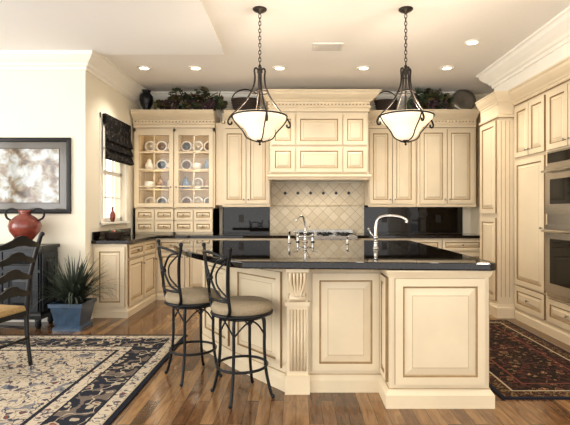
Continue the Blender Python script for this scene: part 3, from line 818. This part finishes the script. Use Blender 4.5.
# ------------------------------------------------------------------ decor
def leafcluster(name, x0, x1, y, z, n, hmax, seed):
    random.seed(seed); b = MB(name)
    for i in range(8):
        pts = []; xx = random.uniform(x0, x1-.2)
        for k in range(5): pts.append((xx+k*(x1-xx)/5*random.uniform(.6, 1), y+random.uniform(-.08, .06), z+.015+random.uniform(0, hmax*.9)))
        b.tube(spline(pts, 4), .007, VINE, 6)
    for i in range(n):
        u_ = random.random(); cx = x0+(x1-x0)*u_; env = math.sin(math.pi*min(1, max(0, u_*.9+.05)))**.6*(.75+.25*math.sin(u_*17+seed))
        c_ = Vector((cx, y+random.uniform(-.17, .08), z+.05+random.uniform(0, 1)*hmax*env))
        R = Matrix.Rotation(random.uniform(0, 6.28), 3, 'Z') @ Matrix.Rotation(random.uniform(-1.2, 1.2), 3, 'X') @ Matrix.Rotation(random.uniform(0, 6.28), 3, 'Z')
        s_ = random.uniform(.035, .065)
        sh = [(0, -1, 0), (.55, -.7, .15), (.95, -.1, .2), (.5, .1, .1), (.65, .7, .15), (0, 1.1, 0), (-.65, .7, .15), (-.5, .1, .1), (-.95, -.1, .2), (-.55, -.7, .15)]
        vs = [c_+R @ (Vector(p)*s_) for p in sh]+[c_]
        vs = [Vector((v.x, v.y, max(v.z, z+.002))) for v in vs]
        b.add(vs, [(k, (k+1) % 10, 10) for k in range(10)], LEAFD if i % 2 else LEAF)
    for i in range(6):
        gx = random.uniform(x0+.1, x1-.1)
        for k in range(14): b.sphere((gx+random.uniform(-.05, .05), y-.17+random.uniform(-.02, .02), z+.03+random.uniform(0, .12)), .015, GRAPE, 8)
    b.done(recalc=False)
ZT = 2.757
leafcluster('grape_vine_garland', -2.06, -1.06, 6.78, ZT, 230, .36, 3)
leafcluster('grape_vine_garland', 1.66, 2.33, 6.80, ZT, 200, .38, 5)
def urn(x, y, s=1):
    b = MB('black_urn'); b.lathe((x, y, ZT), [(.05*s, 0), (.055*s, .015*s), (.04*s, .03*s), (.07*s, .09*s), (.085*s, .15*s), (.08*s, .2*s), (.05*s, .235*s), (.045*s, .255*s), (.06*s, .27*s), (.001, .265*s)], BLACK, 24); b.done()
urn(-2.24, 6.74, 1.2)
def basket(x, y, w, h):
    b = MB('wicker_basket')
    b.lathe((x, y, ZT), [(w*.75, 0), (w*.8, .005), (w, h*.9), (w*1.04, h), (w*.96, h), (w*.7, .02), (.001, .02)], DARKW, 24, sy=.6)
    for k in range(5): b.tube([(x+(w*(.8+.2*(k+1)/5)+.004)*math.cos(a*math.pi/14), y+.6*(w*(.8+.2*(k+1)/5)+.004)*math.sin(a*math.pi/14), ZT+h*.9*(k+1)/5) for a in range(28)], .006, DARKW, 6, True)
    b.tube(spline([(x-w, y, ZT+h), (x-w*.7, y, ZT+h*1.5), (x, y, ZT+h*1.75), (x+w*.7, y, ZT+h*1.5), (x+w, y, ZT+h)], 4), .009, DARKW, 6)
    b.done()
basket(-.76, 6.76, .21, .2); basket(1.36, 6.8, .17, .19)
b = MB('decorative_platter')
b.M = Matrix.Translation((2.53, 6.8, ZT+.185)) @ Matrix.Rotation(rad(75), 4, 'X')
b.lathe((0, 0, 0), [(.0001, 0), (.10, .003), (.12, .015), (.18, .025), (.18, .03), (.115, .022), (.0001, .008)], PEWTER, 32)
b.M = Matrix.Identity(4)
for x in (2.46, 2.60): b.tube([(x, 6.70, ZT+.03), (x, 6.72, ZT+.006), (x, 6.86, ZT+.006), (x, 6.84, ZT+.12)], .006, IRON, 6)
b.done()
b = MB('red_vase'); b.lathe((-2.405, 5.9, WZ0+.001), [(.022, 0), (.035, .05), (.035, .1), (.015, .14), (.012, .17), (.02, .19), (.001, .185)], REDV, 20); b.done()
b = MB('counter_basket'); b.lathe((-2.27, 5.62, .931), [(.09, 0), (.1, .01), (.12, .08), (.125, .09), (.11, .09), (.08, .015), (.001, .015)], DARKW, 24)
for k in range(7): b.sphere((-2.27+.06*math.cos(k), 5.62+.06*math.sin(k), .93+.085), .032, REDV if k % 2 else LEAF, 10)
b.done()

# ------------------------------------------------------------------ lights
w = D.worlds.new('sky'); C.scene.world = w; w.use_nodes = True
bg = w.node_tree.nodes['Background']; bg.inputs[0].default_value = (1, .99, .975, 1); bg.inputs[1].default_value = 2.9
for y in (-.5, 2.2):
    lamp('side_fill_light', 'AREA', 100, (-5.9, y, 1.6), (1, .99, .975), rot=(rad(90), 0, rad(-90)), shape='RECTANGLE', size=2.1, size_y=2.3)  # added fill at the unseen side openings, lifts dining wall and ceiling

cam = D.cameras.new('camera'); co = D.objects.new('camera', cam); C.collection.objects.link(co)
co.location = (0, 0, 1.28); co.rotation_euler = (rad(90), 0, 0)
cam.sensor_width = 36; cam.lens = 36*450/570; cam.shift_x = -11/570; cam.shift_y = -1.5/570
C.scene.camera = co
C.scene.view_settings.view_transform = 'Standard'
C.scene.view_settings.exposure = .0
